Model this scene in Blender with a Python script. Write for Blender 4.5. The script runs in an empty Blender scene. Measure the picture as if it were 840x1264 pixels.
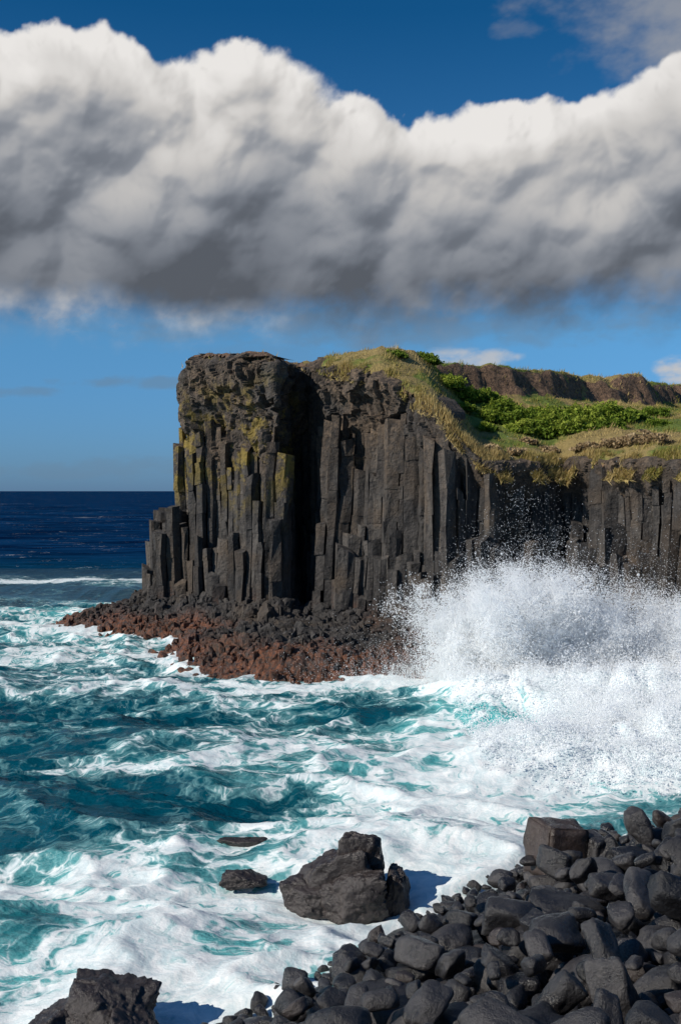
import bpy, bmesh, math, numpy as np
from mathutils import Vector
rng = np.random.default_rng(11)
scene = bpy.context.scene

# ------------------------------------------------------------------ noise
G = np.array([[1,1,0],[-1,1,0],[1,-1,0],[-1,-1,0],[1,0,1],[-1,0,1],[1,0,-1],[-1,0,-1],
              [0,1,1],[0,-1,1],[0,1,-1],[0,-1,-1],[1,1,0],[-1,1,0],[0,-1,1],[0,-1,-1]], float)
def hashi(ix, iy, iz, seed):
    h = (ix*374761393 + iy*668265263 + iz*1103515245 + seed*69069 + 12345) & 0xffffffff
    h = ((h ^ (h >> 13))*1274126177) & 0xffffffff
    h = h ^ (h >> 16)
    h = ((h ^ (h >> 11))*362437 + 77) & 0xffffffff
    return h ^ (h >> 15)
def hashf(ix, iy, iz, seed):
    return (hashi(ix, iy, iz, seed) & 0xffffff)/float(0xffffff)
def perlin(x, y, z, seed=0):
    x, y, z = np.broadcast_arrays(np.asarray(x, float), np.asarray(y, float), np.asarray(z, float))
    xi = np.floor(x).astype(np.int64); yi = np.floor(y).astype(np.int64); zi = np.floor(z).astype(np.int64)
    fx = x-xi; fy = y-yi; fz = z-zi
    f = lambda t: t*t*t*(t*(t*6-15)+10)
    u, v, w = f(fx), f(fy), f(fz)
    def g(a, b, c):
        q = G[hashi(xi+a, yi+b, zi+c, seed) & 15]
        return q[..., 0]*(fx-a)+q[..., 1]*(fy-b)+q[..., 2]*(fz-c)
    l = lambda a, b, t: a+(b-a)*t
    return l(l(l(g(0,0,0), g(1,0,0), u), l(g(0,1,0), g(1,1,0), u), v),
             l(l(g(0,0,1), g(1,0,1), u), l(g(0,1,1), g(1,1,1), u), v), w)
def fbm(x, y, z, octv=4, seed=0, rough=0.5):
    s = 0; a = 1; t = 0; k = 1
    for i in range(octv):
        s = s + a*perlin(x*k, y*k, z*k, seed+i*17); t += a; a *= rough; k *= 2.03
    return s/t*1.5
def voro(x, y, z, seed=0):
    xi = np.floor(x).astype(np.int64); yi = np.floor(y).astype(np.int64); zi = np.floor(z).astype(np.int64)
    f1 = np.full(x.shape, 9.); f2 = np.full(x.shape, 9.); c = np.zeros(x.shape)
    for a in (-1, 0, 1):
        for b in (-1, 0, 1):
            for d in (-1, 0, 1):
                X, Y, Z = xi+a, yi+b, zi+d
                r = (X+hashf(X, Y, Z, seed)-x)**2+(Y+hashf(X, Y, Z, seed+1)-y)**2+(Z+hashf(X, Y, Z, seed+2)-z)**2
                cr = hashf(X, Y, Z, seed+3)
                n = r < f1
                f2 = np.where(n, f1, np.minimum(f2, r)); c = np.where(n, cr, c); f1 = np.where(n, r, f1)
    return np.sqrt(f1), np.sqrt(f2), c
def sstep(a, b, x):
    t = np.clip((x-a)/(b-a), 0, 1); return t*t*(3-2*t)

# ------------------------------------------------------------------ mesh helpers
def mk(name, verts, facelists, mat, attrs=None, smooth=False, parent=None):
    me = bpy.data.meshes.new(name)
    verts = np.asarray(verts, np.float32)
    me.vertices.add(len(verts)); me.vertices.foreach_set("co", verts.ravel())
    loops = []; starts = []; off = 0
    for f in facelists:
        f = np.asarray(f, np.int32)
        if len(f) == 0: continue
        loops.append(f.ravel()); starts.append(off+np.arange(len(f))*f.shape[1]); off += f.size
    if loops:
        loops = np.concatenate(loops).astype(np.int32); starts = np.concatenate(starts).astype(np.int32)
        me.loops.add(len(loops)); me.loops.foreach_set("vertex_index", loops)
        me.polygons.add(len(starts)); me.polygons.foreach_set("loop_start", starts)
        me.polygons.foreach_set("use_smooth", np.full(len(starts), bool(smooth)))
    me.update(calc_edges=True)
    if attrs:
        for k, v in attrs.items():
            at = me.attributes.new(k, 'FLOAT', 'POINT')
            at.data.foreach_set("value", np.asarray(v, np.float32))
    if mat: me.materials.append(mat)
    ob = bpy.data.objects.new(name, me); scene.collection.objects.link(ob)
    if parent: ob.parent = parent
    return ob
def gridfaces(nr, nc):
    i = np.arange(nr-1)[:, None]*nc+np.arange(nc-1)[None, :]
    i = i.ravel()
    return np.stack([i, i+1, i+nc+1, i+nc], 1)
def polyinside(px, py, P):
    ins = np.zeros(px.shape, bool); n = len(P)
    for i in range(n):
        x1, y1 = P[i]; x2, y2 = P[(i+1) % n]
        if y1 == y2: continue
        c = ((y1 > py) != (y2 > py)) & (px < (x2-x1)*(py-y1)/(y2-y1)+x1)
        ins ^= c
    return ins
def sdist(px, py, P):
    d = np.full(px.shape, 1e9); n = len(P)
    for i in range(n):
        x1, y1 = P[i]; x2, y2 = P[(i+1) % n]
        dx, dy = x2-x1, y2-y1
        t = np.clip(((px-x1)*dx+(py-y1)*dy)/(dx*dx+dy*dy), 0, 1)
        d = np.minimum(d, np.hypot(px-x1-t*dx, py-y1-t*dy))
    return np.where(polyinside(px, py, P), d, -d)

# ------------------------------------------------------------------ node helpers
class NT:
    def __init__(s, tree): s.t = tree; s.n = tree.nodes; s.l = tree.links
    def put(s, sock, v):
        if v is None: return
        if isinstance(v, bpy.types.NodeSocket): s.l.new(v, sock)
        else: sock.default_value = v
    def math(s, op, a, b=None, c=None, clamp=False):
        n = s.n.new('ShaderNodeMath'); n.operation = op; n.use_clamp = clamp
        for i, v in enumerate((a, b, c)): s.put(n.inputs[i], v)
        return n.outputs[0]
    def vmath(s, op, a, b=None, scale=None):
        n = s.n.new('ShaderNodeVectorMath'); n.operation = op
        s.put(n.inputs[0], a); s.put(n.inputs[1], b)
        if scale is not None: s.put(n.inputs['Scale'], scale)
        return n.outputs[0]
    def noise(s, vec, scale, detail=4, rough=.5, dim='3D', col=False, dist=0):
        n = s.n.new('ShaderNodeTexNoise'); n.noise_dimensions = dim
        s.put(n.inputs['Vector'], vec); n.inputs['Scale'].default_value = scale
        n.inputs['Detail'].default_value = detail; n.inputs['Roughness'].default_value = rough
        n.inputs['Distortion'].default_value = dist
        return n.outputs['Color' if col else 'Fac']
    def voro(s, vec, scale, feat='F1', dim='3D', smooth=None, out='Distance'):
        n = s.n.new('ShaderNodeTexVoronoi'); n.voronoi_dimensions = dim; n.feature = feat
        s.put(n.inputs['Vector'], vec); n.inputs['Scale'].default_value = scale
        if smooth is not None: n.inputs['Smoothness'].default_value = smooth
        return n.outputs[out]
    def mr(s, v, a, b, c=0., d=1., kind='SMOOTHSTEP'):
        n = s.n.new('ShaderNodeMapRange'); n.interpolation_type = kind
        for k, x in zip(('Value', 'From Min', 'From Max', 'To Min', 'To Max'), (v, a, b, c, d)): s.put(n.inputs[k], x)
        return n.outputs[0]
    def mix(s, f, a, b, mode='MIX'):
        n = s.n.new('ShaderNodeMix'); n.data_type = 'RGBA'; n.blend_type = mode
        s.put(n.inputs[0], f)
        for i, v in ((6, a), (7, b)):
            if isinstance(v, tuple) and len(v) == 3: v = v+(1,)
            s.put(n.inputs[i], v)
        return n.outputs[2]
    def attr(s, name):
        n = s.n.new('ShaderNodeAttribute'); n.attribute_name = name; return n.outputs['Fac']
    def pos(s):
        return s.n.new('ShaderNodeNewGeometry').outputs['Position']
    def mul(s, vec, xyz): return s.vmath('MULTIPLY', vec, xyz)
    def bump(s, h, strength=.5, dist=.1, normal=None):
        n = s.n.new('ShaderNodeBump'); s.put(n.inputs['Height'], h)
        s.put(n.inputs['Strength'], strength); n.inputs['Distance'].default_value = dist
        s.put(n.inputs['Normal'], normal); return n.outputs[0]
def newmat(name):
    m = bpy.data.materials.new(name); m.use_nodes = True
    k = NT(m.node_tree); b = k.n.get('Principled BSDF'); return m, k, b

# ------------------------------------------------------------------ materials
def mat_basalt():
    m, k, b = newmat('basalt')
    p = k.pos(); w = k.attr('weather'); tone = k.attr('tone')
    n1 = k.noise(p, .3, 4, .6); n2 = k.noise(k.mul(p, (2.2, 2.2, .6)), 1., 6, .7); n3 = k.noise(p, 4, 5, .7)
    c = k.mix(k.mr(n2, .32, .68), (.016, .015, .016), (.080, .073, .068))
    c = k.mix(k.mr(n1, .46, .66, 0, .65), c, (.090, .065, .044))
    cw = k.mix(k.mr(n3, .35, .65), (.036, .026, .019), (.155, .108, .070))
    c = k.mix(k.math('MULTIPLY', w, .85), c, cw)
    lich = k.math('MULTIPLY', k.mr(k.noise(p, .5, 6, .7), .48, .58), k.attr('lichen'))
    c = k.mix(k.math('MULTIPLY', lich, .72), c, k.mix(n3, (.12, .085, .012), (.30, .22, .03)))
    c = k.mix(1., c, k.mix(tone, (.50, .50, .52), (1.38, 1.34, 1.28)), 'MULTIPLY')
    rust = k.attr('rust')
    cr = k.mix(k.mr(n3, .3, .7), (.034, .013, .009), (.20, .070, .028))
    c = k.mix(k.math('MULTIPLY', rust, k.mr(n3, .25, .6)), c, cr)
    k.put(b.inputs['Base Color'], c)
    k.put(b.inputs['Roughness'], k.mr(rust, 0, 1, .85, .5))
    h = k.math('ADD', k.math('MULTIPLY', n3, .7), k.math('MULTIPLY', k.noise(p, 1.6, 5, .65), 1.))
    k.put(b.inputs['Normal'], k.bump(h, .9, .32))
    return m
def mat_boulder():
    m, k, b = newmat('wet_basalt_boulder')
    p = k.pos(); tone = k.attr('tone')
    n2 = k.noise(p, 1.6, 4, .6); n3 = k.noise(p, 8, 6, .72)
    c = k.mix(k.mr(n2, .3, .7), (.010, .010, .012), (.034, .034, .037))
    c = k.mix(k.mr(n3, .52, .75, 0, .6), c, (.075, .072, .070))
    c = k.mix(1., c, k.mix(tone, (.45, .45, .48), (1.6, 1.5, 1.42)), 'MULTIPLY')
    c = k.mix(k.attr('brown'), c, k.mix(n3, (.026, .017, .014), (.075, .052, .042)))
    k.put(b.inputs['Base Color'], c)
    k.put(b.inputs['Roughness'], k.mr(n2, .3, .7, .20, .50))
    vo = k.voro(p, 20, 'F1')
    h = k.math('ADD', n3, k.math('MULTIPLY', k.mr(vo, 0, .35), .12))
    k.put(b.inputs['Normal'], k.bump(h, .75, .07))
    return m
def mat_ground():
    m, k, b = newmat('headland_ground')
    p = k.pos(); g = k.attr('green'); d = k.attr('dirt')
    n1 = k.noise(p, .5, 6, .6); n2 = k.noise(p, 3.5, 5, .7)
    straw = k.mix(n2, (.15, .11, .035), (.36, .27, .10)); grn = k.mix(n2, (.05, .085, .012), (.18, .23, .03))
    c = k.mix(k.mr(k.math('ADD', g, k.math('MULTIPLY', k.math('SUBTRACT', n1, .5), 1.6)), .35, .65), straw, grn)
    dirt = k.mix(k.mr(n2, .3, .7), (.05, .030, .020), (.23, .14, .085))
    c = k.mix(k.mr(k.math('ADD', d, k.math('MULTIPLY', k.math('SUBTRACT', n1, .5), 1.)), .4, .6), c, dirt)
    k.put(b.inputs['Base Color'], c); b.inputs['Roughness'].default_value = .95
    k.put(b.inputs['Normal'], k.bump(k.math('ADD', n2, k.math('MULTIPLY', n1, 2.)), .9, .3)); return m
def mat_leaf(name, dark, light, tip):
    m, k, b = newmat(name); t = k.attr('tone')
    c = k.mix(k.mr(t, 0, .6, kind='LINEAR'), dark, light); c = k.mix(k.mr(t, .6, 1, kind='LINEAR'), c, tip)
    k.put(b.inputs['Base Color'], c); b.inputs['Roughness'].default_value = .75
    b.inputs['Specular IOR Level'].default_value = .2
    tr = k.n.new('ShaderNodeBsdfTranslucent'); k.put(tr.inputs['Color'], c)
    mx = k.n.new('ShaderNodeMixShader'); mx.inputs[0].default_value = .3
    k.l.new(b.outputs[0], mx.inputs[1]); k.l.new(tr.outputs[0], mx.inputs[2])
    k.l.new(mx.outputs[0], k.n['Material Output'].inputs['Surface']); return m
def mat_sea():
    m, k, b = newmat('sea_water')
    p = k.mul(k.pos(), (1, 1, 0.6))
    den = k.attr('foam'); tq = k.attr('turq'); far = k.attr('far')
    wv = k.vmath('SUBTRACT', k.noise(p, .33, 3, .55, col=True), (.5, .5, .5))
    wv2 = k.vmath('SUBTRACT', k.noise(p, 1.5, 2, .5, col=True), (.5, .5, .5))
    q = k.vmath('ADD', p, k.vmath('SCALE', wv, scale=4.2))
    q = k.vmath('ADD', q, k.vmath('SCALE', wv2, scale=.75))
    qs = k.mul(q, (.55, 1.0, 1))
    e1 = k.voro(qs, .6, 'DISTANCE_TO_EDGE', '2D'); e2 = k.voro(qs, 1.7, 'DISTANCE_TO_EDGE', '2D'); e3 = k.voro(qs, 5.2, 'DISTANCE_TO_EDGE', '2D')
    r1 = k.mr(e1, 0, .30, 1, 0, 'LINEAR'); r2 = k.mr(e2, 0, .33, 1, 0, 'LINEAR'); r3 = k.mr(e3, 0, .35, 1, 0, 'LINEAR')
    nb = k.noise(qs, .20, 7, .6, '2D'); nf = k.noise(q, 2.2, 7, .72, '2D')
    v = k.math('MULTIPLY', den, 1.35)
    for s_, a in ((r1, .50), (r2, .46), (r3, .28), (nb, 2.2), (nf, .9)):
        v = k.math('MULTIPLY_ADD', s_, a, v)
    v = k.math('SUBTRACT', v, 2.77)
    foam = k.mr(v, 0., .5); thin = k.math('MULTIPLY', k.mr(v, -.55, .25), k.mr(far, .3, .80, 1., .0))
    # open-sea wave texture: darker and lighter blue by noise at two sizes
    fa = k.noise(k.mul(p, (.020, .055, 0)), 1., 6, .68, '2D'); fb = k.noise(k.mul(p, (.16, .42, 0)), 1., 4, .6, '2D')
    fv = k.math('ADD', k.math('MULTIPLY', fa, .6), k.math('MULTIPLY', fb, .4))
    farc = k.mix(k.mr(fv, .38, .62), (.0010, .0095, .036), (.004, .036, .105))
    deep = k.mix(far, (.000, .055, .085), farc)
    turq = k.mix(nb, (.015, .24, .27), (.09, .45, .45))
    tf = k.math('ADD', k.math('MULTIPLY', tq, .85), k.math('MULTIPLY', k.math('SUBTRACT', nb, .5), 1.4))
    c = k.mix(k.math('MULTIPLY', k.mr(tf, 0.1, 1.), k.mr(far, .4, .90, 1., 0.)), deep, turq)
    c = k.mix(k.math('MULTIPLY', thin, .45), c, (.26, .54, .55))
    c = k.mix(foam, c, k.mix(k.mr(nf, .3, .7), (.52, .63, .66), (.80, .82, .82)))
    k.put(b.inputs['Base Color'], c)
    k.put(b.inputs['Roughness'], k.math('ADD', k.mr(foam, 0, 1, .2, .8, 'LINEAR'), k.math('MULTIPLY', far, .3)))
    b.inputs['IOR'].default_value = 1.33
    sp_ = k.math('MULTIPLY', k.mr(foam, 0, 1, .34, .1, 'LINEAR'), k.mr(far, .05, .70, 1., .0, 'LINEAR'))
    k.put(b.inputs['Specular IOR Level'], sp_)
    h = k.noise(k.mul(p, (.7, 1.2, 1)), .9, 7, .62)
    k.put(b.inputs['Normal'], k.bump(h, k.mr(foam, 0, 1, .8, .4, 'LINEAR'), .36))
    return m
def mat_spray():
    m, k, b = newmat('sea_spray')
    b.inputs['Base Color'].default_value = (.96, .97, .98, 1); b.inputs['Roughness'].default_value = .9
    b.inputs['Specular IOR Level'].default_value = .1
    tr = k.n.new('ShaderNodeBsdfTranslucent'); tr.inputs['Color'].default_value = (.96, .98, .99, 1)
    mx = k.n.new('ShaderNodeMixShader'); mx.inputs[0].default_value = .5
    k.l.new(b.outputs[0], mx.inputs[1]); k.l.new(tr.outputs[0], mx.inputs[2])
    k.l.new(mx.outputs[0], k.n['Material Output'].inputs['Surface']); return m
M_ROCK = mat_basalt(); M_BOUL = mat_boulder(); M_GND = mat_ground(); M_SEA = mat_sea(); M_SPRAY = mat_spray()
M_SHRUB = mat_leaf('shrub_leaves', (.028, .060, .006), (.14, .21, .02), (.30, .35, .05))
M_GRASS = mat_leaf('grass_blades', (.10, .15, .018), (.34, .28, .08), (.50, .38, .17))

# ------------------------------------------------------------------ headland layout (metres)
BACK = [(120, 230), (40, 240), (8, 160), (-4, 125)]
P1 = [(-9.5, 105), (-13, 93), (-14.9, 83.4), (-12.5, 80.2), (-8, 76.8), (-4.1, 74), (-3.0, 82.5), (-2.3, 82.5), (-1.7, 75), (2.6, 71), (5.9, 67),
      (8.8, 66), (11.9, 67), (14.1, 68.5), (15.3, 65), (17.2, 63), (18.6, 60), (24, 58), (32, 60), (45, 56), (70, 60), (120, 70)]+BACK
W = [(-8.5, 105), (-10.6, 93), (-12.0, 83.6), (-10.6, 80.6), (-7.6, 77.6), (-4.4, 74.8), (-3.3, 83), (-2.0, 83), (-1.3, 76), (2.9, 72.2), (6.3, 68.2),
     (9, 67.0), (12, 68.2), (14.2, 69.6), (15.8, 66.2), (17.8, 64.2), (19.3, 61.2), (24.3, 59.2), (32, 61.2), (45, 57.2), (70, 61.4), (119, 71.4)]+BACK
def Hland(x, y):
    yf = np.interp(x, [-14.8,-4.1,-1.9,2.6,5.9,8.8,11.9,14.1,15.3,17.2,18.6,24,32,45,70,120], [83,74,75,71,67,66,67,68.5,65,63,60,58,60,56,60,70])
    E = np.interp(x, [-11.3,-4.1,-3,-1.7,1,2.6,5.9,7.5,8.8,15.3,18.6,30,120], [20.2,19.2,19.1,18.7,17.8,16.9,14.6,12.7,11.3,11.2,11.2,11.5,12])
    yr = np.interp(x, [-15,3,32,120], [95,80,106,125])
    R = np.interp(x, [-15,-3,3,14,32,120], [20.4,19.5,19.8,19.8,20.2,21])
    t = np.clip((y-yf)/(yr-3-yf), 0, 1)
    sc = sstep(5, 9, x)*2.5
    n = fbm(x*.22, y*.22, 3.1, 4, 5)
    n2 = fbm(x*.09, y*.09, 6.1, 3, 15)
    H = E+(R-sc-E)*t**.9+sc*sstep(-3.8, -1.2, y-yr+n*1.3+n2*4)
    return H+.45*n*np.clip(t*3, .15, 1)
def capth(x):
    return np.interp(x, [-12, -7, -4.5, -3, -1.7, 2.6, 5.9, 8.8, 30], [8.2, 7.4, 6.2, 5.5, 5, 4.2, 2.2, .8, .8])

# ------------------------------------------------------------------ columns
def hexcols(a, inside, topfn, zbase, shrink=.955, jit=.22, seed=1, bx=(-22, 62), by=(54, 110), lean=.02, dome=.0, tilt=.22, segl=(.7, 3.0), oj=.042):
    V = []; Q = []; HX = []; tones = []; n = 0
    js = np.arange(int(by[0]/(a*.866)), int(by[1]/(a*.866)))
    cs = []
    for j in js:
        i = np.arange(int(bx[0]/a), int(bx[1]/a)); cs.append(np.stack([a*(i+.5*(j & 1)), np.full(len(i), j*a*.8660254)], 1))
    C = np.concatenate(cs)
    keep = inside(C[:, 0], C[:, 1]); C = C[keep]
    ang = np.radians(30+60*np.arange(6)); R = a/math.sqrt(3)
    CX = C[:, :1]+R*np.cos(ang); CY = C[:, 1:]+R*np.sin(ang)
    kx = np.round(CX*40/a).astype(np.int64); ky = np.round(CY*40/a).astype(np.int64); kz = np.zeros_like(kx)
    JX = CX+(hashf(kx, ky, kz, seed)-.5)*2*jit*a+.6*perlin(CX*.3, CY*.3, 7.7, 4)+.3*perlin(CX*.9, CY*.9, 7.7, 5)
    JY = CY+(hashf(kx, ky, kz, seed+9)-.5)*2*jit*a+.6*perlin(CX*.3, CY*.3, 17.7, 4)
    CC = np.stack([JX.mean(1), JY.mean(1)], 1)
    top = topfn(CC[:, 0], CC[:, 1])
    r = np.random.default_rng(seed)
    for q in range(len(C)):
        if not np.isfinite(top[q]): continue
        c = CC[q]; ring = np.stack([JX[q], JY[q]], 1)-c
        z0 = zbase; zt = top[q]; z = z0; sh = shrink*(1-.08*r.random())
        lx = float(perlin(c[0]*.12, c[1]*.12, 1.5, 8))*lean*4; ly = float(perlin(c[0]*.12, c[1]*.12, 9.5, 8))*lean*4
        tn = r.random(); zs = [z0]
        while zs[-1] < zt-.5: zs.append(zs[-1]+r.uniform(*segl))
        zs[-1] = zt
        if len(zs) < 2: zs = [z0, zt]
        tv = r.normal(0, tilt, 2)
        for s in range(len(zs)-1):
            o = r.normal(0, oj*a/.9, 2); sc = sh*(1-.06*r.random()); last = s == len(zs)-2
            for e in (0, 1):
                zz = zs[s+e]; sc2 = sc*(.93 if (e and last and dome) else 1)
                P = np.empty((6, 3)); P[:, :2] = c+ring*sc2+o+np.array([lx, ly])*zz
                P[:, 2] = zz+(ring@tv)*(1 if (e and last) else .35)
                V.append(P); tones.append(np.full(6, np.clip(tn+.14*r.normal(), 0, 1)))
            for kk in range(6):
                k2 = (kk+1) % 6; Q.append((n+kk, n+k2, n+6+k2, n+6+kk))
            HX.append(tuple(n+6+kk for kk in range(6)))
            n += 12
            if last and dome:
                P = np.empty((6, 3)); P[:, :2] = c+ring*sh*.62+o+np.array([lx, ly])*zt; P[:, 2] = zt+dome*a+(ring*.6)@tv
                V.append(P); tones.append(np.full(6, tn))
                for kk in range(6):
                    k2 = (kk+1) % 6; Q.append((n-6+kk, n-6+k2, n+k2, n+kk))
                HX[-1] = tuple(n+kk for kk in range(6)); n += 6
    return np.concatenate(V), np.array(Q), np.array(HX), np.concatenate(tones)

def ins_c(x, y):
    d = sdist(x, y, P1)+.7*perlin(x*.45, y*.45, 2.2, 3)
    return (d > -.1) & (d < 5.0) & (y < 108) & (x < 60)
def top_c(x, y):
    r = np.random.default_rng(5); n = len(x)
    d1 = sdist(x, y, P1); dw = sdist(x, y, W)+1.1*perlin(x*.5, y*.5, 4.4, 31)
    H = Hland(x, y); cap = capth(x)
    z1 = 6.6+4.2*perlin(x*.23, y*.23, 5.5, 12)+r.uniform(-.7, 1.1, n)
    z1 = np.where(x < -11.3, 8.3+r.uniform(-1.5, .6, n), z1)
    br = r.random(n)
    z1 = np.where((d1 < .9) & (br < .55), z1*r.uniform(.35, .95, n), z1)
    pn = perlin(x*.4, y*.4, 8.8, 44)
    ramp = np.clip(.74+.75*pn+r.uniform(-.16, .16, n), .22, 1.08)
    ramp = np.where(x < -3, np.clip(.93+.5*pn+r.uniform(-.12, .12, n), .62, 1.12), ramp)
    up = H-cap*ramp-.1
    up = np.where((dw < .8) & (r.random(n) < .4), up-r.uniform(.3, 3.6, n), up)
    t = np.where(dw > 0.05, up, np.minimum(z1, up))
    hol = perlin(x*.42, y*.42, 9.1, 77)
    t = np.where((hol > .28) & (d1 < 1.9) & (x > -3), 2.2+r.random(n), t)
    t = np.where(dw > 2.4, H-.9, t)
    return np.maximum(t, 1.6)
cliff = bpy.data.objects.new('basalt_cliff', None); scene.collection.objects.link(cliff)
V, Q, HX, T = hexcols(.80, ins_c, top_c, -1.5, seed=2)
for ax_, sd_ in ((0, 3), (1, 4)):
    V[:, ax_] += .20*fbm(V[:, 0]*.9, V[:, 1]*.9, V[:, 2]*.7, 3, sd_)
wth = sstep(9, 15, V[:, 2]+3*perlin(V[:, 0]*.3, V[:, 1]*.3, V[:, 2]*.3, 9))*.75*(V[:, 0] < 7)
lic = sstep(8.5, 11, V[:, 2]+2*perlin(V[:, 0]*.3, V[:, 1]*.3, V[:, 2]*.3, 19))*(V[:, 0] < -3)
ob = mk('columns', V, [Q, HX], M_ROCK, dict(tone=T, weather=wth, lichen=lic, rust=sstep(1.6, .4, V[:, 2])*.7), parent=cliff)

# weathered cap wall
pts = np.array(W[0:20]); seg = np.hypot(*(pts[1:]-pts[:-1]).T); L = np.r_[0, np.cumsum(seg)]
sN = int(L[-1]/.13); s = np.linspace(0, L[-1], sN)
wx = np.interp(s, L, pts[:, 0]); wy = np.interp(s, L, pts[:, 1])
ker = np.ones(7)/7
def smo(a): return np.convolve(np.pad(a, 3, 'edge'), ker, 'valid')
wx, wy = smo(wx), smo(wy)
tx = np.gradient(wx); ty = np.gradient(wy); ln = np.hypot(tx, ty); nx, ny = ty/ln, -tx/ln
nx, ny = smo(nx), smo(ny)
NV = 90; v = np.linspace(0, 1, NV)
Hs = Hland(wx-nx*.6, wy-ny*.6); cp = capth(wx)+2.4+1.2*fbm(s*.3, 0*s, 0*s, 3, 3)
Z = Hs[None, :]-cp[None, :]*(1-v[:, None]); X = np.repeat(wx[None, :], NV, 0); Y = np.repeat(wy[None, :], NV, 0)
sx_, sy_, sz_ = X*1., Y*1., Z*1.
wxn = .2*fbm(sx_*.9, sy_*.9, sz_*.9, 2, 40)
sl_ = sz_+.45*sx_
f1, f2, c1 = voro(sx_*.55+wxn, sy_*.55, sl_*.36+wxn, 50); g1, g2, c2 = voro(sx_*1.3+wxn, sy_*1.3, sl_*.75, 60); h1_, h2_, c3 = voro(sx_*3.0, sy_*3.0, sl_*2.0, 61)
disp = (c1-.5)*1.1+(c2-.5)*.6+(c3-.5)*.2+.8*fbm(sx_*.28, sy_*.28, sz_*.28, 3, 70)+.18*fbm(sx_*1.6, sy_*1.6, sz_*1.6, 5, 71)
amp = np.interp(X, [-3, 4, 8, 40], [1, .9, .5, .5])
thin = np.interp(cp, [2, 6], [.6, 1.])[None, :]
disp = disp*amp*thin+.25
disp -= .9*sstep(.93, 1.0, v)[:, None]*np.interp(cp, [2, 8], [.7, 1.])[None, :]
disp -= 1.5*np.clip(1-v[:, None]*1.25, 0, 1)**1.1+.15
X2 = X+nx*disp; Y2 = Y+ny*disp; Z2 = Z+.15*fbm(sx_, sy_, sz_, 3, 90)
X3 = X2[-1]-nx*1.8; Y3 = Y2[-1]-ny*1.8
XX = np.vstack([X2, X3]); YY = np.vstack([Y2, Y3]); ZZ = np.vstack([Z2, Z2[-1]-.05])
VV = np.stack([XX, YY, ZZ], -1).reshape(-1, 3)
tn = (np.vstack([c1, c1[-1:]])*.4+np.vstack([c2, c2[-1:]])*.4).ravel()+.1
li = (sstep(8.5, 11, VV[:, 2])*sstep(19, 15.5, VV[:, 2])*(VV[:, 0] < -3))
mk('weathered_cap', VV, [gridfaces(NV+1, sN)], M_ROCK, dict(tone=tn, weather=np.clip(.55+.9*fbm(VV[:, 0]*.3, VV[:, 1]*.3, VV[:, 2]*.3, 3, 4), 0, 1), lichen=li, rust=0*tn), smooth=False, parent=cliff)

# ------------------------------------------------------------------ plateau terrain
gx = np.r_[np.arange(-16, 46, .3), np.arange(46, 122, 2.5)]; gy = np.r_[np.arange(57, 114, .3), np.arange(114, 242, 3)]
XG, YG = np.meshgrid(gx, gy); xf, yf_ = XG.ravel(), YG.ravel()
def greenf(x, y): return .44+1.05*fbm(x*.15, y*.15, 1., 4, 21)+.35*np.exp(-((x-14)/9)**2-((y-79)/6)**2)-.30*np.exp(-((y-68-.1*np.abs(x-14))/3.0)**2)
D = sdist(xf, yf_, W); ZG = Hland(xf, yf_)
green = greenf(xf, yf_)
zg = ZG.reshape(XG.shape); gyv = np.abs(np.gradient(zg, axis=0)/np.gradient(YG, axis=0)).ravel()
dirt = np.clip((gyv-.55)*1.4, 0, 1)+.7*np.exp(-np.maximum(D, 0)/.5)+.8*(xf < -3)
ZG = ZG+.16*fbm(xf*1.3, yf_*1.3, 0., 3, 8)+.25*np.abs(fbm(xf*.6, yf_*.6, 4., 3, 9))-.55*np.exp(-np.maximum(D, 0)/.4)+.1
ZG = ZG+np.clip(gyv-.5, 0, 1)*.7*fbm(xf*.9, yf_*.9, ZG*.9, 4, 10)
F = gridfaces(len(gy), len(gx)); ok = (D > .0)[F].all(1)
mk('headland', np.stack([xf, yf_, ZG], 1), [F[ok]], M_GND, dict(green=green, dirt=dirt), smooth=True)

# grass blades
def bladepts(n, xr, yr_, h0, h1, edge=False):
    x = rng.uniform(*xr, n); y = rng.uniform(*yr_, n)
    d = sdist(x, y, W); yrd = np.interp(x, [-15,3,32,120], [95,80,106,125])
    cl = fbm(x*.7, y*.7, 2., 3, 33)
    if edge: ok = (d > -.5) & (d < .9) & (x > -1) & (y < yrd) & (cl > -.05) & ((x > 6.5) | (rng.random(n) < .22))
    else: ok = (d > -.25) & (y < yrd+5) & (cl > -.25+.25*rng.random(n)) & ((x > -3) | (rng.random(n) < .12))
    x, y, d, cl = x[ok], y[ok], d[ok], cl[ok]; n = len(x)
    z = Hland(x, y)-.05-.5*np.exp(-np.maximum(d, 0)/.4)-.8*np.clip(-d, 0, 1)
    scarp = np.abs(Hland(x, y+.4)-Hland(x, y-.4))/.8
    kk = (scarp < .8) | (rng.random(n) < (.8 if edge else .12)); x, y, z, cl, d = x[kk], y[kk], z[kk], cl[kk], d[kk]; n = len(x)
    h = rng.uniform(h0, h1, n)*(1+1.2*np.clip(cl, 0, 1)); a = rng.uniform(0, 6.28, n); w = rng.uniform(.03, .06, n)
    lx, ly = rng.normal(0, .12, n)+.08, rng.normal(0, .12, n)-(.22 if edge else 0)
    h = np.where((d < .1) & edge, h*rng.uniform(-.6, .8, n), h)
    P = np.stack([np.stack([x-w*np.cos(a), y-w*np.sin(a), z], 1), np.stack([x+w*np.cos(a), y+w*np.sin(a), z], 1),
                  np.stack([x+lx, y+ly, z+h], 1)], 1).reshape(-1, 3)
    t = np.clip(1.0-greenf(x, y)*.9+rng.normal(0, .18, n)+(.12 if edge else 0), 0, 1)
    return P, np.repeat(t, 3)
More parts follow.
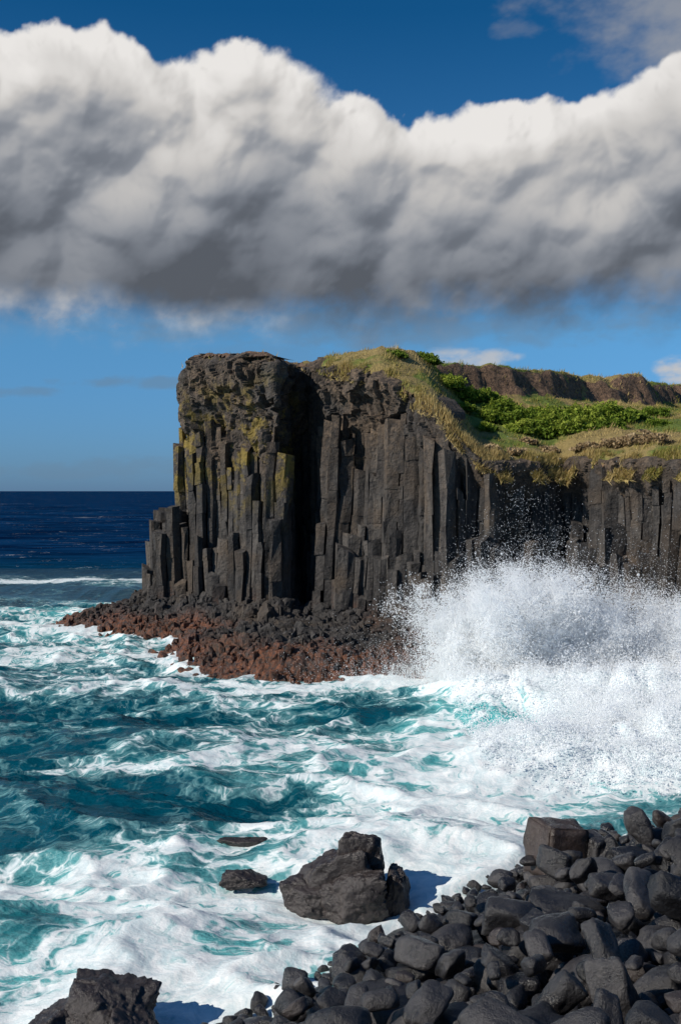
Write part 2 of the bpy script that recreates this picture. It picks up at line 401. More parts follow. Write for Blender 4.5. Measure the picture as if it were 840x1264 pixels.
P_a, t_a = bladepts(200000, (-13, 42), (59, 112), .12, .40); P_b, t_b = bladepts(400000, (-2, 26), (57, 80), .20, .50, True)
P = np.concatenate([P_a, P_b]); mk('grass', P, [np.arange(len(P)).reshape(-1, 3)], M_GRASS, dict(tone=np.concatenate([t_a, t_b])))

# shrubs
def bush(cx, cy, rx, rz, n, dry=False):
    u = rng.normal(size=(n, 3)); u /= np.linalg.norm(u, axis=1)[:, None]; u[:, 2] = np.abs(u[:, 2])*1.0-.12
    r = (1+.6*fbm(u[:, 0]*2.2+cx, u[:, 1]*2.2+cy, u[:, 2]*2.2, 3, 5))*rng.uniform(.62, 1.02, n)
    c = np.stack([cx+u[:, 0]*rx*r, cy+u[:, 1]*rx*r, Hland(np.full(n, cx), np.full(n, cy))+u[:, 2]*rz*r], 1)
    a = rng.normal(size=(n, 3)); a /= np.linalg.norm(a, axis=1)[:, None]; b = np.cross(a, rng.normal(size=(n, 3))); b /= np.linalg.norm(b, axis=1)[:, None]
    s = rng.uniform(.05, .11, n)[:, None]
    P = np.stack([c-a*s*1.5, c+b*s*.7, c+a*s*1.5, c-b*s*.7], 1).reshape(-1, 3)
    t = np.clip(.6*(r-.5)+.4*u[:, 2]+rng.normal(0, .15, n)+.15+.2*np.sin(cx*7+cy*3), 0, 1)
    return P, np.repeat(t, 4)
BL = [(6.2,79.5,1.0,.7),(7.6,79,1.3,1.0),(9,79.5,1.2,.9),(10.3,80.5,1.5,1.0),(11.5,79,1.3,1.0),(10.5,77,1.2,.8),(12.6,77,1.7,1.3),(13.9,75.4,1.8,1.6),(15.2,76.6,1.7,1.4),
      (12.2,74.6,1.1,.8),(15.8,74.6,1.5,1.2),(17,76.4,1.8,1.6),(18.6,77,1.8,1.5),(18.1,74.4,1.3,.8),(20.2,78.2,1.4,1.0),(8.4,76.5,.9,.6),(9.7,73.5,.8,.5),
      (14.2,80,1.1,.7),(23.5,83,1.5,.9),(11,83,1,.7),(3.8,76.5,.8,.5),(22,76,1.,.6)]
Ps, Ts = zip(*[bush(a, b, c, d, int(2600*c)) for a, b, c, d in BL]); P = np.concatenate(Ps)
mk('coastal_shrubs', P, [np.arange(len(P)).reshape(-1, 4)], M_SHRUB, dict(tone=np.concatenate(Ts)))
M_DRY = mat_leaf('dry_tussock', (.13, .095, .045), (.34, .24, .13), (.50, .38, .22))
BD = [(17.0,68.6,.9,.65),(18,68,1.0,.7),(19.2,67.4,.9,.7),(15.6,69.5,.8,.45),(21.5,66,.7,.5),(11,69.4,.8,.45),(12.2,72,.6,.4),(19.5,71,.7,.4),(9.4,69,.7,.4),(13.5,71.5,.7,.4)]
Ps, Ts = zip(*[bush(a, b, c, d, int(2400*c)) for a, b, c, d in BD]); P = np.concatenate(Ps)
mk('dry_tussocks', P, [np.arange(len(P)).reshape(-1, 4)], M_DRY, dict(tone=np.concatenate(Ts)))

# ------------------------------------------------------------------ rocks
def ico(sub):
    bm = bmesh.new(); bmesh.ops.create_icosphere(bm, subdivisions=sub, radius=1)
    v = np.array([x.co[:] for x in bm.verts]); f = np.array([[q.index for q in p.verts] for p in bm.faces]); bm.free(); return v, f
ICO = {k: ico(k) for k in (2, 3, 4, 6)}
def rock(sub, r, npl=16, p=16, rough=.05, dmin=.68):
    v, f = ICO[sub]; n = r.normal(size=(npl, 3)); n /= np.linalg.norm(n, axis=1)[:, None]
    n = np.vstack([n, np.eye(3), -np.eye(3)]); d = r.uniform(dmin, 1., len(n))
    q = np.maximum(v@n.T/d, 0); rad = (q**p).sum(1)**(-1/p)
    o = r.uniform(0, 50, 3); w = v*rad[:, None]
    rad = rad*(1+rough*1.6*fbm(w[:, 0]*1.6+o[0], w[:, 1]*1.6+o[1], w[:, 2]*1.6+o[2], 5, 3, .55))
    return v*rad[:, None], f
def rotm(r, amt=1.):
    a = r.uniform(0, 2*math.pi); t = r.normal(0, .45*amt, 2)
    Rz = np.array([[math.cos(a), -math.sin(a), 0], [math.sin(a), math.cos(a), 0], [0, 0, 1]])
    Rx = np.array([[1, 0, 0], [0, math.cos(t[0]), -math.sin(t[0])], [0, math.sin(t[0]), math.cos(t[0])]])
    Ry = np.array([[math.cos(t[1]), 0, math.sin(t[1])], [0, 1, 0], [-math.sin(t[1]), 0, math.cos(t[1])]])
    return Rx@Ry@Rz
class Acc:
    def __init__(s): s.V = []; s.F = []; s.A = {}; s.n = 0
    def add(s, v, f, **a):
        s.V.append(v); s.F.append(f+s.n); s.n += len(v)
        for k, x in a.items(): s.A.setdefault(k, []).append(np.broadcast_to(x, (len(v),)))
    def make(s, name, mat, smooth=True):
        return mk(name, np.concatenate(s.V), [np.concatenate(s.F)], mat, {k: np.concatenate(x) for k, x in s.A.items()}, smooth)

# platform
PP = [(-21.6,80.6),(-18.5,77),(-15.8,75.3),(-12.5,74.3),(-10.2,72),(-11.5,68.5),(-11,66),(-8.6,61.8),(-3.9,59.3),(1.3,58.3),(4.8,56.6),(6.2,57.6),(6.4,63),(7.5,67),(2,76),(-4,84),(-13,92),(-18.5,88)]
def plat(x, y):
    d = sdist(x, y, PP); f = sdist(x, y, P1)
    return 1.15*sstep(-.3, 2.3, d)+.10*np.clip(d, 0, 8)+.55*fbm(x*.35, y*.35, 0., 3, 41)-.35+.9*sstep(-2.2, 0, f)
def ins_p(x, y):
    d = sdist(x, y, PP)+.9*perlin(x*.5, y*.5, 1.2, 13); f = sdist(x, y, P1)
    return (d > .9) & (f < 1.0)
def top_p(x, y):
    r = np.random.default_rng(8); t = plat(x, y)+r.normal(0, .14, len(x)); return np.where(t > -.3, t, -.3)
V, Q, HX, T = hexcols(.46, ins_p, top_p, -1.0, shrink=.94, jit=.3, seed=21, bx=(-24, 9), by=(54, 93), lean=.0, dome=.16, tilt=.35, segl=(3, 4), oj=.02)
V[:, :2] += .10*np.stack([perlin(V[:, 0]*1.7, V[:, 1]*1.7, V[:, 2]*2, 3), perlin(V[:, 0]*1.7, V[:, 1]*1.7, V[:, 2]*2, 5)], 1)
def rustf(x, y, z):
    d = sdist(x, y, PP)
    return np.clip(sstep(4.4, 1.0, d+2.6*fbm(x*.35, y*.35, 1., 3, 91))*sstep(2.3, 1.1, z), 0, 1)
platform = bpy.data.objects.new('rock_platform', None); scene.collection.objects.link(platform)
mk('column_stubs', V, [Q, HX], M_ROCK, dict(tone=T*.5, weather=0*T, lichen=0*T, rust=rustf(V[:, 0], V[:, 1], V[:, 2])), parent=platform)
gx = np.arange(-24, 9, .16); gy = np.arange(54, 93, .16); XG, YG = np.meshgrid(gx, gy); xx, yy = XG.ravel(), YG.ravel()
a1, a2, c1 = voro(xx*.9, yy*.9, 0*xx, 301); b1, b2, c2 = voro(xx*2.6, yy*2.6, 0*xx, 302)
dd = sdist(xx, yy, PP)
zz = plat(xx, yy)+.03+.45*(c1-.5)+.25*(c2-.5)-.15*np.exp(-(a2-a1)*8)+.35*fbm(xx*1.2, yy*1.2, 0., 4, 303)
zz = np.where(dd < 0, np.minimum(zz, zz+dd*.9), zz)
F = gridfaces(len(gy), len(gx)); F = F[(dd > -2.2)[F].all(1) & (sdist(xx, yy, P1) < 1.2)[F].all(1)]
mk('bedrock', np.stack([xx, yy, zz], 1), [F], M_ROCK, dict(tone=.3*c1+.2*c2, weather=0*xx, lichen=0*xx, rust=rustf(xx, yy, zz)), parent=platform)
A = Acc(); r = np.random.default_rng(3)
X_ = r.uniform(-22, 7, 4000); Y_ = r.uniform(56, 90, 4000); D_ = sdist(X_, Y_, PP); F_ = sdist(X_, Y_, P1); Z_ = plat(X_, Y_)
for x, y, d, f, z in zip(X_, Y_, D_, F_, Z_):
    if d < -.4 or f > .3: continue
    rad = min(.6, math.exp(r.normal(math.log(.15), .5)))*(1.4 if f > -2 else 1); v, fc = rock(3 if rad > .35 else 2, r, 9, 16, .12, .55)
    v = (v*rad*np.array([1, r.uniform(.6, 1), r.uniform(.5, .9)]))@rotm(r, 1.4).T+np.array([x, y, z+rad*.15])
    A.add(v, fc, tone=r.random()*.55, weather=0., lichen=0., rust=rustf(v[:, 0], v[:, 1], v[:, 2]))
o = A.make('platform_rubble', M_ROCK, False); o.parent = platform

# foreground boulder pile
def pdist(x, y):
    return np.minimum((x+1.7)*.786-(y-20.6)*.617, (x-4.9)*.565-(y-29)*.824)
def pz(x, y):
    d = pdist(x, y); return np.clip(.34*d, -1.5, 5)+.18*perlin(x*.6, y*.6, 0., 6)
A = Acc(); r = np.random.default_rng(29); placed = []
def tryplace(n, r0, r1, sub, zoff, layer, sepk=.83, lim=-.4, dmax=99):
    for i in range(n):
        x, y = r.uniform(-3.5, 15), r.uniform(9, 36); d = float(pdist(x, y))
        if d < lim or d > dmax: continue
        rad = r0+(r1-r0)*r.random()**1.4
        if any(l == layer and (px-x)**2+(py-y)**2 < (sepk*(pr+rad))**2 for px, py, pr, l in placed): continue
        placed.append((x, y, rad, layer))
        v, fc = rock(sub, r, int(r.integers(8, 17)), r.uniform(7, 16), .08, .58)
        v = (v*rad*np.array([1.2, r.uniform(.72, 1), r.uniform(.5, .85)]))@rotm(r).T
        z = float(pz(x, y))
        if z < .1: z = z*.5
        v = v+np.array([x, y, z+zoff*rad+(.3 if layer == 2 else 0)])
        A.add(v, fc, tone=np.clip(r.normal(.5, .28), 0, 1), brown=float(r.random() < .08)*.4)
tryplace(900, .44, .76, 4, .2, 1, lim=1.4)
tryplace(3500, .26, .42, 3, .35, 1, lim=.4)
tryplace(8000, .11, .24, 3, .5, 1, .8, -.45)
tryplace(420, .34, .62, 4, .7, 2, 1.05, 2.2)
tryplace(1400, .16, .30, 3, 1.2, 2, .95, .8)
A.make('boulder_pile', M_BOUL)
gx = np.arange(-5, 22, .25); gy = np.arange(2, 38, .25); XG, YG = np.meshgrid(gx, gy)
ZG = pz(XG, YG)-.15+.12*fbm(XG*1.5, YG*1.5, 0., 4, 3)
mk('rocky_shore', np.stack([XG.ravel(), YG.ravel(), ZG.ravel()], 1), [gridfaces(len(gy), len(gx))], M_BOUL, dict(tone=np.full(XG.size, .1), brown=np.zeros(XG.size)), True)

# squared basalt block on the pile
def block(name, loc, size, rz, tiltx, brown):
    bm = bmesh.new(); bmesh.ops.create_cube(bm, size=1)
    for v in bm.verts:
        v.co.x *= size[0]*(1+.10*math.sin(v.co.y*9+v.co.z*5)); v.co.y *= size[1]*(1+.06*math.cos(v.co.x*7)); v.co.z *= size[2]*(1+.09*math.sin(v.co.x*8))
    bmesh.ops.bevel(bm, geom=bm.edges[:], offset=.035, segments=2, affect='EDGES')
    bmesh.ops.subdivide_edges(bm, edges=bm.edges[:], cuts=7, use_grid_fill=True)
    bmesh.ops.triangulate(bm, faces=bm.faces[:])
    v = np.array([q.co[:] for q in bm.verts]); f = np.array([[q.index for q in p.verts] for p in bm.faces]); bm.free()
    v *= (1+.13*fbm(v[:, 0]*2+3, v[:, 1]*2, v[:, 2]*2, 5, 2))[:, None]
    ca, sa = math.cos(rz), math.sin(rz); ct, st = math.cos(tiltx), math.sin(tiltx)
    v = v@np.array([[ct, 0, st], [0, 1, 0], [-st, 0, ct]]).T@np.array([[ca, -sa, 0], [sa, ca, 0], [0, 0, 1]]).T+np.array(loc)
    return mk(name, v, [f], M_BOUL, dict(tone=np.full(len(v), .8), brown=np.full(len(v), brown)), True)
block('basalt_block', (5.35, 27.0, 1.20), (1.2, 1.1, 1.25), .30, .06, .85)

def sea_rock(name, parts, seed, tone=.5):
    A = Acc(); r = np.random.default_rng(seed)
    for (c, sc, rz) in parts:
        v, f = rock(6, r, 11, 40, .12, .55)
        g1, g2, cc = voro(v[:, 0]*2.2+c[0], v[:, 1]*2.2, v[:, 2]*2.0+v[:, 0]*1.2, seed)
        v = v*(1+.10*(cc-.5)+.06*fbm(v[:, 0]*4, v[:, 1]*4, v[:, 2]*4, 5, 5, .6))[:, None]
        ca, sa = math.cos(rz), math.sin(rz)
        v = v*np.array(sc); v = v@np.array([[ca, 0, -sa], [0, 1, 0], [sa, 0, ca]])+np.array(c)
        A.add(v, f, tone=tone, brown=.4)
    return A.make(name, M_BOUL, True)
sea_rock('sea_rock', [((.5, 27.7, .1), (1.05, .9, 1.4), -.1), ((-.15, 27.5, .05), (1.35, .85, 1.05), -.42), ((-.85, 27.4, -.05), (.9, .7, .6), -.3), ((1.4, 27.3, .05), (.42, .5, .75), .2), ((.45, 27.0, .0), (1.15, .6, .8), -.15)], 6)
sea_rock('sea_rock', [((-4.45, 20.4, .12), (1.0, 1.0, .9), .1), ((-5.3, 20.2, -.05), (.9, .9, .65), -.3), ((-3.7, 20.0, -.15), (.7, .8, .75), .3)], 9)
sea_rock('sea_rock', [((-2.4, 31.2, -.1), (1.1, .5, .3), 0), ((-3.0, 31.4, -.15), (.6, .4, .25), 0)], 12, .2)
sea_rock('sea_rock', [((-2.5, 28.6, -.08), (.65, .4, .26), 0)], 14, .2)

# ------------------------------------------------------------------ sea
def mounds(x, y):
    g = lambda a, b, sx, sy: np.exp(-((x-a)/sx)**2-((y-b)/sy)**2)
    m = 1.9*g(9.4, 56.5, 2.6, 2.0)+1.6*g(16.2, 54.5, 2.8, 2.3)+1.4*g(12.5, 49, 5, 3.6)+2.0*g(18, 45, 4.5, 4.5)+.9*g(7, 51, 2.5, 3)+1.6*g(24, 52, 5, 5)+1.1*g(12, 42, 5, 3.5)+.5*g(7, 42, 2.5, 2.5)
    return m
def seaz(x, y):
    nearf = np.clip((160-y)/60, .0, 1)*np.clip((70-np.abs(x))/25, 0, 1)
    wx_ = x+2.2*perlin(x*.09, y*.09, 0., 1); wy_ = y+2.8*perlin(x*.09, y*.09, 5., 2)
    sw = .26*np.sin(wy_*.62+wx_*.22+.8)+.5*fbm(wx_*.10, wy_*.15, 0., 2, 3)
    rd = 1-2*np.abs(perlin(wx_*.22, wy_*.38, 0., 4)); rd2 = 1-2*np.abs(perlin(wx_*.6, wy_*.95, 1., 5)); rd3 = 1-2*np.abs(perlin(wx_*1.5, wy_*2.1, 1., 6))
    z = sw+.30*rd**2+.11*rd2**2+.035*rd3+.03*fbm(x*2.5, y*3.2, 0., 3, 7)-.32
    m = mounds(x, y); lum = .78+.75*fbm(x*.45, y*.45, .5, 5, 51)+.25*np.abs(fbm(x*1.3, y*1.3, 1.5, 4, 52))
    return z*nearf+m*np.clip(lum, .1, 2), rd*nearf, m
xs = np.r_[-np.geomspace(40000, 34, 50), np.arange(-33.8, 24, .14), np.geomspace(24.2, 40000, 50)]
ys = np.r_[-np.geomspace(2000, 10, 14), np.arange(-8, 14, 1.), np.arange(14, 98, .14), np.geomspace(98.3, 40000, 180)]
XG, YG = np.meshgrid(xs, ys); x, y = XG.ravel(), YG.ravel()
z, rd, md = seaz(x, y)
g = lambda a, b, sx, sy: np.exp(-((x-a)/sx)**2-((y-b)/sy)**2)
foam = np.where(y < 105, .20, .0)*sstep(130, 95, y)
foam = foam+.65*g(-24, 83, 12, 7)+.55*g(-4, 55.5, 9, 2.6)+.45*g(-15, 68, 5, 6)+.42*sstep(33.5, 29.5, y+2*perlin(x*.2, y*.2, 0, 5))+.42*g(2, 42, 5, 7)+.42*g(4, 36, 5, 4)
foam = foam+1.2*np.clip(md*1.1, 0, 1)+.5*g(11, 42, 6, 4)+.5*g(-7, 40.5, 3.2, .9)+.25*g(-14, 55, 6, 1.5)+.35*g(0, 27.5, 3, 1.6)+.4*g(2.5, 25, 3, 3)+.3*g(-5, 21, 3, 2)
foam = foam-.25*g(-11, 47.5, 7, 4.2)-.3*g(-10, 35.6, 6, 3.2)-.55*g(1.8, 49.5, 3.6, 1.1)-.45*g(-7.5, 25.3, 1.8, 1.2)-.38*g(-2.4, 25.6, 1.5, 1.4)-.95*g(7.4, 46.5, 1.9, 2.4)
foam = foam+.18*np.clip(rd, 0, 1)**3*(y < 100)
foam = foam+1.25*np.exp(-((y-124-1.5*perlin(x*.1, 0*x, 0*x, 3))/3.2)**2)*sstep(-13, -18, x)*sstep(-75, -45, x)+.35*g(-60, 95, 20, 6)
wc = fbm(x*.045, y*.03, 0., 3, 66); foam = foam+.40*sstep(.5, .75, wc)*(y > 100)*(y < 1200)
dpl = sdist(x, y, PP); dc = sdist(x, y, P1)
foam = foam+.5*np.exp(-np.clip(-dpl, 0, 50)/1.3)+.4*np.exp(-np.clip(-dc, 0, 50)/1.5)
turq = .10+.8*np.clip(foam-.16, 0, 1)+1.*g(7.4, 46.5, 3.4, 4)+.35*g(5, 40, 8, 8)+.25*sstep(60, 85, y)*sstep(110, 90, y)+.32*sstep(32, 26, y)
turq = turq*sstep(150, 100, y)
farv = sstep(60, 190, y)
foam = np.clip(foam, 0, 1.8)
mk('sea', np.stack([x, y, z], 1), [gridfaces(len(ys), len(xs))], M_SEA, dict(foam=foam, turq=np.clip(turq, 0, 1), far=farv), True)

# ------------------------------------------------------------------ spray
env = lambda q: float(np.interp(q, [4.5, 5.2, 6.4, 7.3, 8.3, 9.3, 10.2, 11, 12.2, 13.2, 14.6, 16, 17, 18, 20, 24], [.6, 2.0, 3.7, 5.0, 4.6, 6.0, 5.0, 5.1, 3.6, 2.4, 3.6, 4.7, 4.0, 3.4, 4.2, 1.5]))
r = np.random.default_rng(23); PTS = []; RAD = []
def jets(nj, cx, cy0, emul, dens, rad0):
    for j in range(nj):
        ox, oy = cx(), cy0()
        e = emul(ox)*(.25+.80*r.random()**.9)*(1+.22*r.random()**5); n = int((650+520*e)*dens)
        dx, dy = r.normal(0, .20)+.10*np.clip(ox-9, -2.5, 2), r.normal(-.1, .2)
        t = r.random(n)**.85; wd = r.uniform(.5, 1.5); sg = (.12+.36*t)*wd
        cur = r.normal(0, .28)
        P = np.stack([ox+dx*e*t+cur*e*t*t+r.normal(0, 1, n)*sg, oy+dy*e*t+r.normal(0, 1, n)*sg, .2+e*(t*1.25-.25*t*t)+r.normal(0, 1, n)*sg*.8], 1)
        P += .5*np.stack([fbm(P[:, 0]*.9, P[:, 1]*.9, P[:, 2]*.9, 3, s_) for s_ in (5, 6, 7)], 1)
        PTS.append(P); RAD.append(np.exp(r.normal(math.log(rad0), .38, n)))
jets(640, lambda: r.uniform(5.2, 23.5) if r.random() < .55 else r.normal(9.0, 1.9), lambda: 54.7+r.normal(0, 1.1), env, 1., .0130)
jets(260, lambda: r.uniform(8, 21), lambda: r.uniform(42, 52), lambda q: float(np.interp(q, [8, 11, 14, 17, 21], [.7, 1.4, 2.0, 2.6, 2.4])), .9, .0125)
# fine mist drifting off the plume
n = 160000; mx_ = r.normal(11, 4.2, n); mz_ = np.abs(r.normal(0, 1, n))*np.interp(mx_, [3, 6, 9, 13, 17, 22], [1.2, 2.6, 3.4, 2.4, 2.7, 2.2])
PTS.append(np.stack([mx_, 55.2+r.normal(0, 2.0, n), mz_], 1)+.6*np.stack([fbm(mx_*.6, mz_*.6, 0*mx_, 3, s_) for s_ in (15, 16, 17)], 1)); RAD.append(np.exp(r.normal(math.log(.0085), .3, n)))
n = 620000; px = r.uniform(5, 25, n); py = r.uniform(36, 59, n)
mm = mounds(px, py)*(1-.95*np.exp(-((px-7.4)/1.9)**2-((py-46.5)/2.4)**2)); k_ = r.random(n) < np.clip(mm*.95-.05, 0, 1); px, py, mm = px[k_], py[k_], mm[k_]; n = len(px)
cl = np.clip(.55+1.5*fbm(px*.6, py*.6, 3., 4, 71), 0, 1.8)
pzv = seaz(px, py)[0]+r.exponential(1, n)*.34*cl
PTS.append(np.stack([px, py, pzv], 1)); RAD.append(np.exp(r.normal(math.log(.0135), .38, n)))
PT = np.concatenate(PTS); RD = np.concatenate(RAD); kk = PT[:, 2] > -.2; PT, RD = PT[kk], RD[kk]
sp = mk('wave_splash', PT, [], M_SPRAY, dict(rad=RD))
ng = bpy.data.node_groups.new('spray_points', 'GeometryNodeTree')
ng.interface.new_socket('Geometry', in_out='INPUT', socket_type='NodeSocketGeometry')
ng.interface.new_socket('Geometry', in_out='OUTPUT', socket_type='NodeSocketGeometry')
gi = ng.nodes.new('NodeGroupInput'); go = ng.nodes.new('NodeGroupOutput'); mp = ng.nodes.new('GeometryNodeMeshToPoints')
na = ng.nodes.new('GeometryNodeInputNamedAttribute'); na.data_type = 'FLOAT'; na.inputs['Name'].default_value = 'rad'
sm = ng.nodes.new('GeometryNodeSetMaterial'); sm.inputs['Material'].default_value = M_SPRAY
ng.links.new(gi.outputs[0], mp.inputs['Mesh']); ng.links.new(na.outputs[0], mp.inputs['Radius'])
ng.links.new(mp.outputs[0], sm.inputs['Geometry']); ng.links.new(sm.outputs[0], go.inputs[0])
md_ = sp.modifiers.new('spray', 'NODES'); md_.node_group = ng
print('spray points', len(PT))

# ------------------------------------------------------------------ clouds (distant glowing sheet, sun shading painted into its brightness, 9 km away)
ST = .0012; ca_ = np.arange(-.62, .62, ST); ce_ = np.arange(.001, .475, ST)
AZ, EL = np.meshgrid(ca_, ce_); NR, NC = AZ.shape
TA = [-.62,-.45,-.300,-.25,-.211,-.161,-.12,-.088,-.059,-.044,-.015,.022,.059,.103,.147,.2036,.246,.30,.45,.62]
TE = [.33,.355,.380,.390,.390,.366,.378,.390,.380,.352,.340,.346,.320,.330,.334,.335,.336,.362,.38,.35]
Tf = lambda a: np.interp(a, TA, TE)
r = np.random.default_rng(8)
def puffs(n, r0, r1, over, band=0., e0=.15):
    Hh = np.zeros((NR, NC)); Cv = np.full((NR, NC), -1.)
    for i in range(n):
        rr = r.uniform(r0, r1); a = r.uniform(-.65, .65); T = Tf(a)
        top = T-rr*(1-over)
        e = e0+(top-e0)*r.random() if r.random() > band else top-abs(r.normal(0, rr*.4))
        i0 = int((e-rr-.001)/ST); i1 = int((e+rr-.001)/ST)+2; j0 = int((a-rr+.62)/ST); j1 = int((a+rr+.62)/ST)+2
        i0, j0 = max(i0, 0), max(j0, 0); i1, j1 = min(i1, NR), min(j1, NC)
        if i0 >= i1 or j0 >= j1: continue
        q = 1-((AZ[i0:i1, j0:j1]-a)**2+((EL[i0:i1, j0:j1]-e)*1.1)**2)/rr**2
        h = np.where(q > 0, rr*np.sqrt(np.clip(q, 0, 1))+r.uniform(-.45, .45)*rr, -9)
        Hh[i0:i1, j0:j1] = np.maximum(Hh[i0:i1, j0:j1], h); Cv[i0:i1, j0:j1] = np.maximum(Cv[i0:i1, j0:j1], q)
    return Hh, Cv
def blur(a, w, it=2):
    w = max(1, int(w))
    for _ in range(it):
        for ax in (0, 1):
            c = np.cumsum(np.pad(a, [(w+1, w) if i == ax else (0, 0) for i in (0, 1)], 'edge'), axis=ax)
            n_ = a.shape[ax]
            a = (np.take(c, np.arange(2*w+1, 2*w+1+n_), axis=ax)-np.take(c, np.arange(0, n_), axis=ax))/(2*w+1)
    return a
H1, C1 = puffs(120, .036, .072, .10, .45); H2, C2 = puffs(480, .014, .032, .26, .5); H3, C3 = puffs(1700, .006, .012, .35, .5)
H1 = blur(H1, 6); H2 = blur(H2, 4); H3 = blur(H3, 2)
f5 = fbm(AZ*26, EL*28, 0., 7, 401, .58)
f6 = fbm(AZ*6, EL*9, 0., 4, 402, .5)
wa = fbm(AZ*20, EL*20, 1., 6, 403, .55)*.014; we = fbm(AZ*20, EL*20, 7., 6, 404, .55)*.014
def warp(F):
    jj = np.clip((AZ+wa+.62)/ST, 0, NC-1.01); ii = np.clip((EL+we-.001)/ST, 0, NR-1.01)
    i0 = ii.astype(int); j0 = jj.astype(int); fi = ii-i0; fj = jj-j0
    i1 = np.minimum(i0+1, NR-1); j1 = np.minimum(j0+1, NC-1)
    return F[i0, j0]*(1-fi)*(1-fj)+F[i1, j0]*fi*(1-fj)+F[i0, j1]*(1-fi)*fj+F[i1, j1]*fi*fj
HT = warp(H1+.60*H2+.35*H3)+.0020*f5
T = Tf(AZ)
Cc = np.maximum(np.maximum(C1, C2*.85), C3*.6)
Cc = warp(blur(np.maximum(Cc, np.clip((T-.055-EL)/.03, -1, 1)), 2, 2))
alpha = sstep(-.22, .42, Cc+.42*f5)
B = .152+.018*f6
alpha = alpha*sstep(-.030, .034, EL-B+.018*f5)
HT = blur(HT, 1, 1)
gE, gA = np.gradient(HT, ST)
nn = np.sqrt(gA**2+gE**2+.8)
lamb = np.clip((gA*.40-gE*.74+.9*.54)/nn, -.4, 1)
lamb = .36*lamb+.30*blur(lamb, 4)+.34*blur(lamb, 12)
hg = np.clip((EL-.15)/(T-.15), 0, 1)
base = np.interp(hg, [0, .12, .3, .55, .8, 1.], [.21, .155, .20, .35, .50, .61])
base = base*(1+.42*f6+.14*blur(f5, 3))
lum = base*(.68+.76*lamb)+.02  # painted sun and shade: height gradient times lambert term
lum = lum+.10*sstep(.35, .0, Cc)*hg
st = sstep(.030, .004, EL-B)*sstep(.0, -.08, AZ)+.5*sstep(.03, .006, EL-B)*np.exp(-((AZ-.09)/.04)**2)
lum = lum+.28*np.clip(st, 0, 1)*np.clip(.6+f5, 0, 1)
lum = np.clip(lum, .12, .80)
def blob(a0, e0, sa, se, am): return am*sstep(0, 1.1, 1-((AZ-a0)/sa)**2-((EL-e0)/se)**2+1.3*fbm(AZ*20, EL*46, 3., 6, 410, .6))
veil = .75*sstep(.0, 1.3, 1.1-((AZ-.33)/.17)**2-((EL-.41)/.075)**2+1.0*fbm(AZ*12, EL*22, 5., 6, 420, .6))
bright = np.maximum.reduce([blob(.118, .119, .05, .013, .75), blob(.315, .108, .040, .020, .95)])
grey = np.maximum.reduce([blob(-.19, .097, .07, .007, .55), blob(-.28, .086, .04, .006, .5), blob(-.2, .020, .12, .012, .4), veil, blob(.16, .393, .03, .010, .2), blob(.19, .14, .06, .012, .35), blob(-.06, .125, .12, .01, .25), blob(.05, .145, .3, .02, .45)])
la = alpha
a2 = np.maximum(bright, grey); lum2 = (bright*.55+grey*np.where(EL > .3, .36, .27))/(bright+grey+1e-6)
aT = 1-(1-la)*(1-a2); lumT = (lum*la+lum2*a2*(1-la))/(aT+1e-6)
blueT = (grey*(1-la)*(EL < .2))/(grey+bright+1e-6)
aT = aT*sstep(.62, .54, np.abs(AZ))*sstep(.474, .45, EL-0*AZ)
aT = np.where(aT < .004, 0, aT)
lumT = np.where(aT <= 0, .4, lumT)
RR = 9000.
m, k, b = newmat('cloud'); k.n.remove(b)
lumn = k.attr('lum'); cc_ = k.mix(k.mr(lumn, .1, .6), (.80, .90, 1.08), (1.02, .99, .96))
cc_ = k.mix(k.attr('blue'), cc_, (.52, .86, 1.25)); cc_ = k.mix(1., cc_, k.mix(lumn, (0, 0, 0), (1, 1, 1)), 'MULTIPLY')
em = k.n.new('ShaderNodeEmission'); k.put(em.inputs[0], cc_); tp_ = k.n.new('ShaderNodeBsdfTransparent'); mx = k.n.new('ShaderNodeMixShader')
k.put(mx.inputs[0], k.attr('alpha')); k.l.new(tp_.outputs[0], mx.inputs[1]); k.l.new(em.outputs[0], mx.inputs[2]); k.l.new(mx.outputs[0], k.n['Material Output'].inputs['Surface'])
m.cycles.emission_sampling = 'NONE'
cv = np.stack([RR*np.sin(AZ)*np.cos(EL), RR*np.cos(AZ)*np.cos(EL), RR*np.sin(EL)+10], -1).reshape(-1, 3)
F = gridfaces(NR, NC); F = F[(aT.ravel() > 0)[F].any(1)]
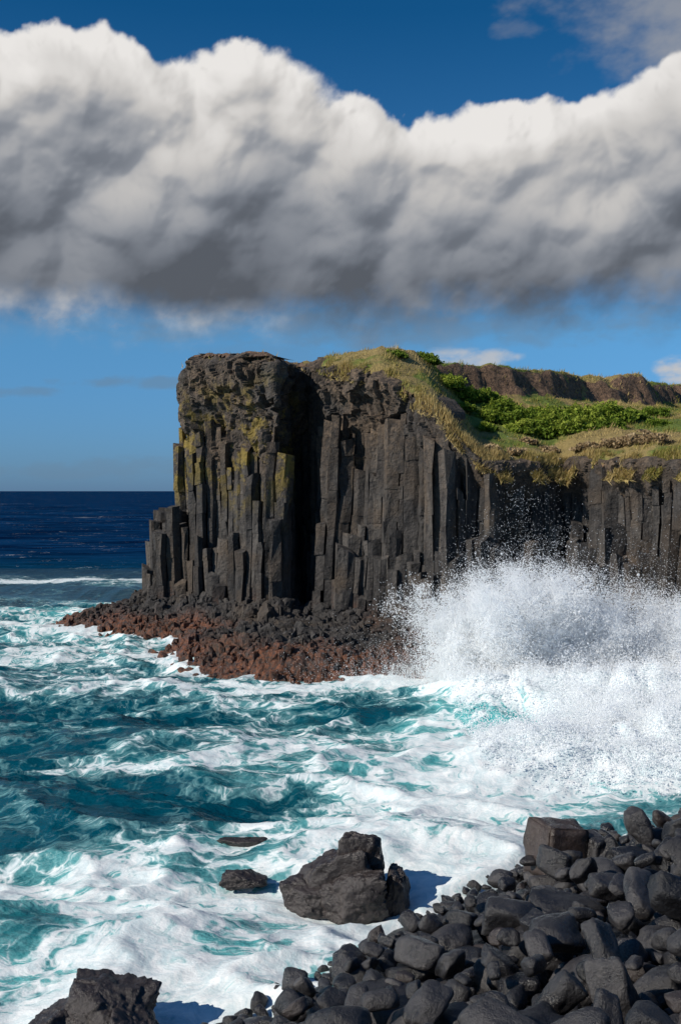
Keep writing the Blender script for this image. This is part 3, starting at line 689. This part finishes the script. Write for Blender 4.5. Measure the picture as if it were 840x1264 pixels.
mk('clouds', cv, [F], m, dict(lum=lumT.ravel(), alpha=aT.ravel(), blue=blueT.ravel()), True)

# ------------------------------------------------------------------ light
toS = Vector((-.77, -.36, .53)).normalized()
sl = bpy.data.lights.new('sun', 'SUN'); sl.energy = 5.0; sl.angle = math.radians(.5); sl.color = (1, .925, .81)
so = bpy.data.objects.new('sun', sl); so.rotation_euler = toS.to_track_quat('Z', 'Y').to_euler(); scene.collection.objects.link(so)

world = bpy.data.worlds.new('World'); scene.world = world; world.use_nodes = True
k = NT(world.node_tree); k.n.clear()
out = k.n.new('ShaderNodeOutputWorld'); bg = k.n.new('ShaderNodeBackground')
sky = k.n.new('ShaderNodeTexSky'); sky.sky_type = 'NISHITA'; sky.sun_disc = False
sky.sun_elevation = math.asin(toS.z); sky.sun_rotation = math.atan2(toS.x, toS.y)
sky.air_density = 1.0; sky.dust_density = .3; sky.ozone_density = 3.0
tc = k.n.new('ShaderNodeTexCoord'); sx = k.n.new('ShaderNodeSeparateXYZ'); k.l.new(tc.outputs['Generated'], sx.inputs[0])
ze = sx.outputs[2]
tint = k.mix(k.mr(ze, 0., .14, kind='LINEAR'), (.19, .38, .84), (.30, .60, .84)); tint = k.mix(k.mr(ze, .14, .40, kind='LINEAR'), tint, (.05, .36, .57))
tint = k.mix(k.mr(ze, .45, .8), tint, (.36, .55, .70))
k.put(bg.inputs[0], k.mix(1., sky.outputs[0], tint, 'MULTIPLY')); bg.inputs[1].default_value = .12
k.l.new(bg.outputs[0], out.inputs[0])

# ------------------------------------------------------------------ camera
cam = bpy.data.cameras.new('camera'); co = bpy.data.objects.new('camera', cam); scene.collection.objects.link(co)
co.location = (0, 0, 10); co.rotation_euler = (math.radians(90), 0, 0)
cam.sensor_fit = 'VERTICAL'; cam.sensor_height = 36; cam.sensor_width = 24; cam.lens = 38.6; cam.shift_y = -26/1264
cam.clip_start = .1; cam.clip_end = 90000
scene.camera = co
scene.view_settings.view_transform = 'Standard'; scene.view_settings.look = 'None'; scene.view_settings.exposure = 0
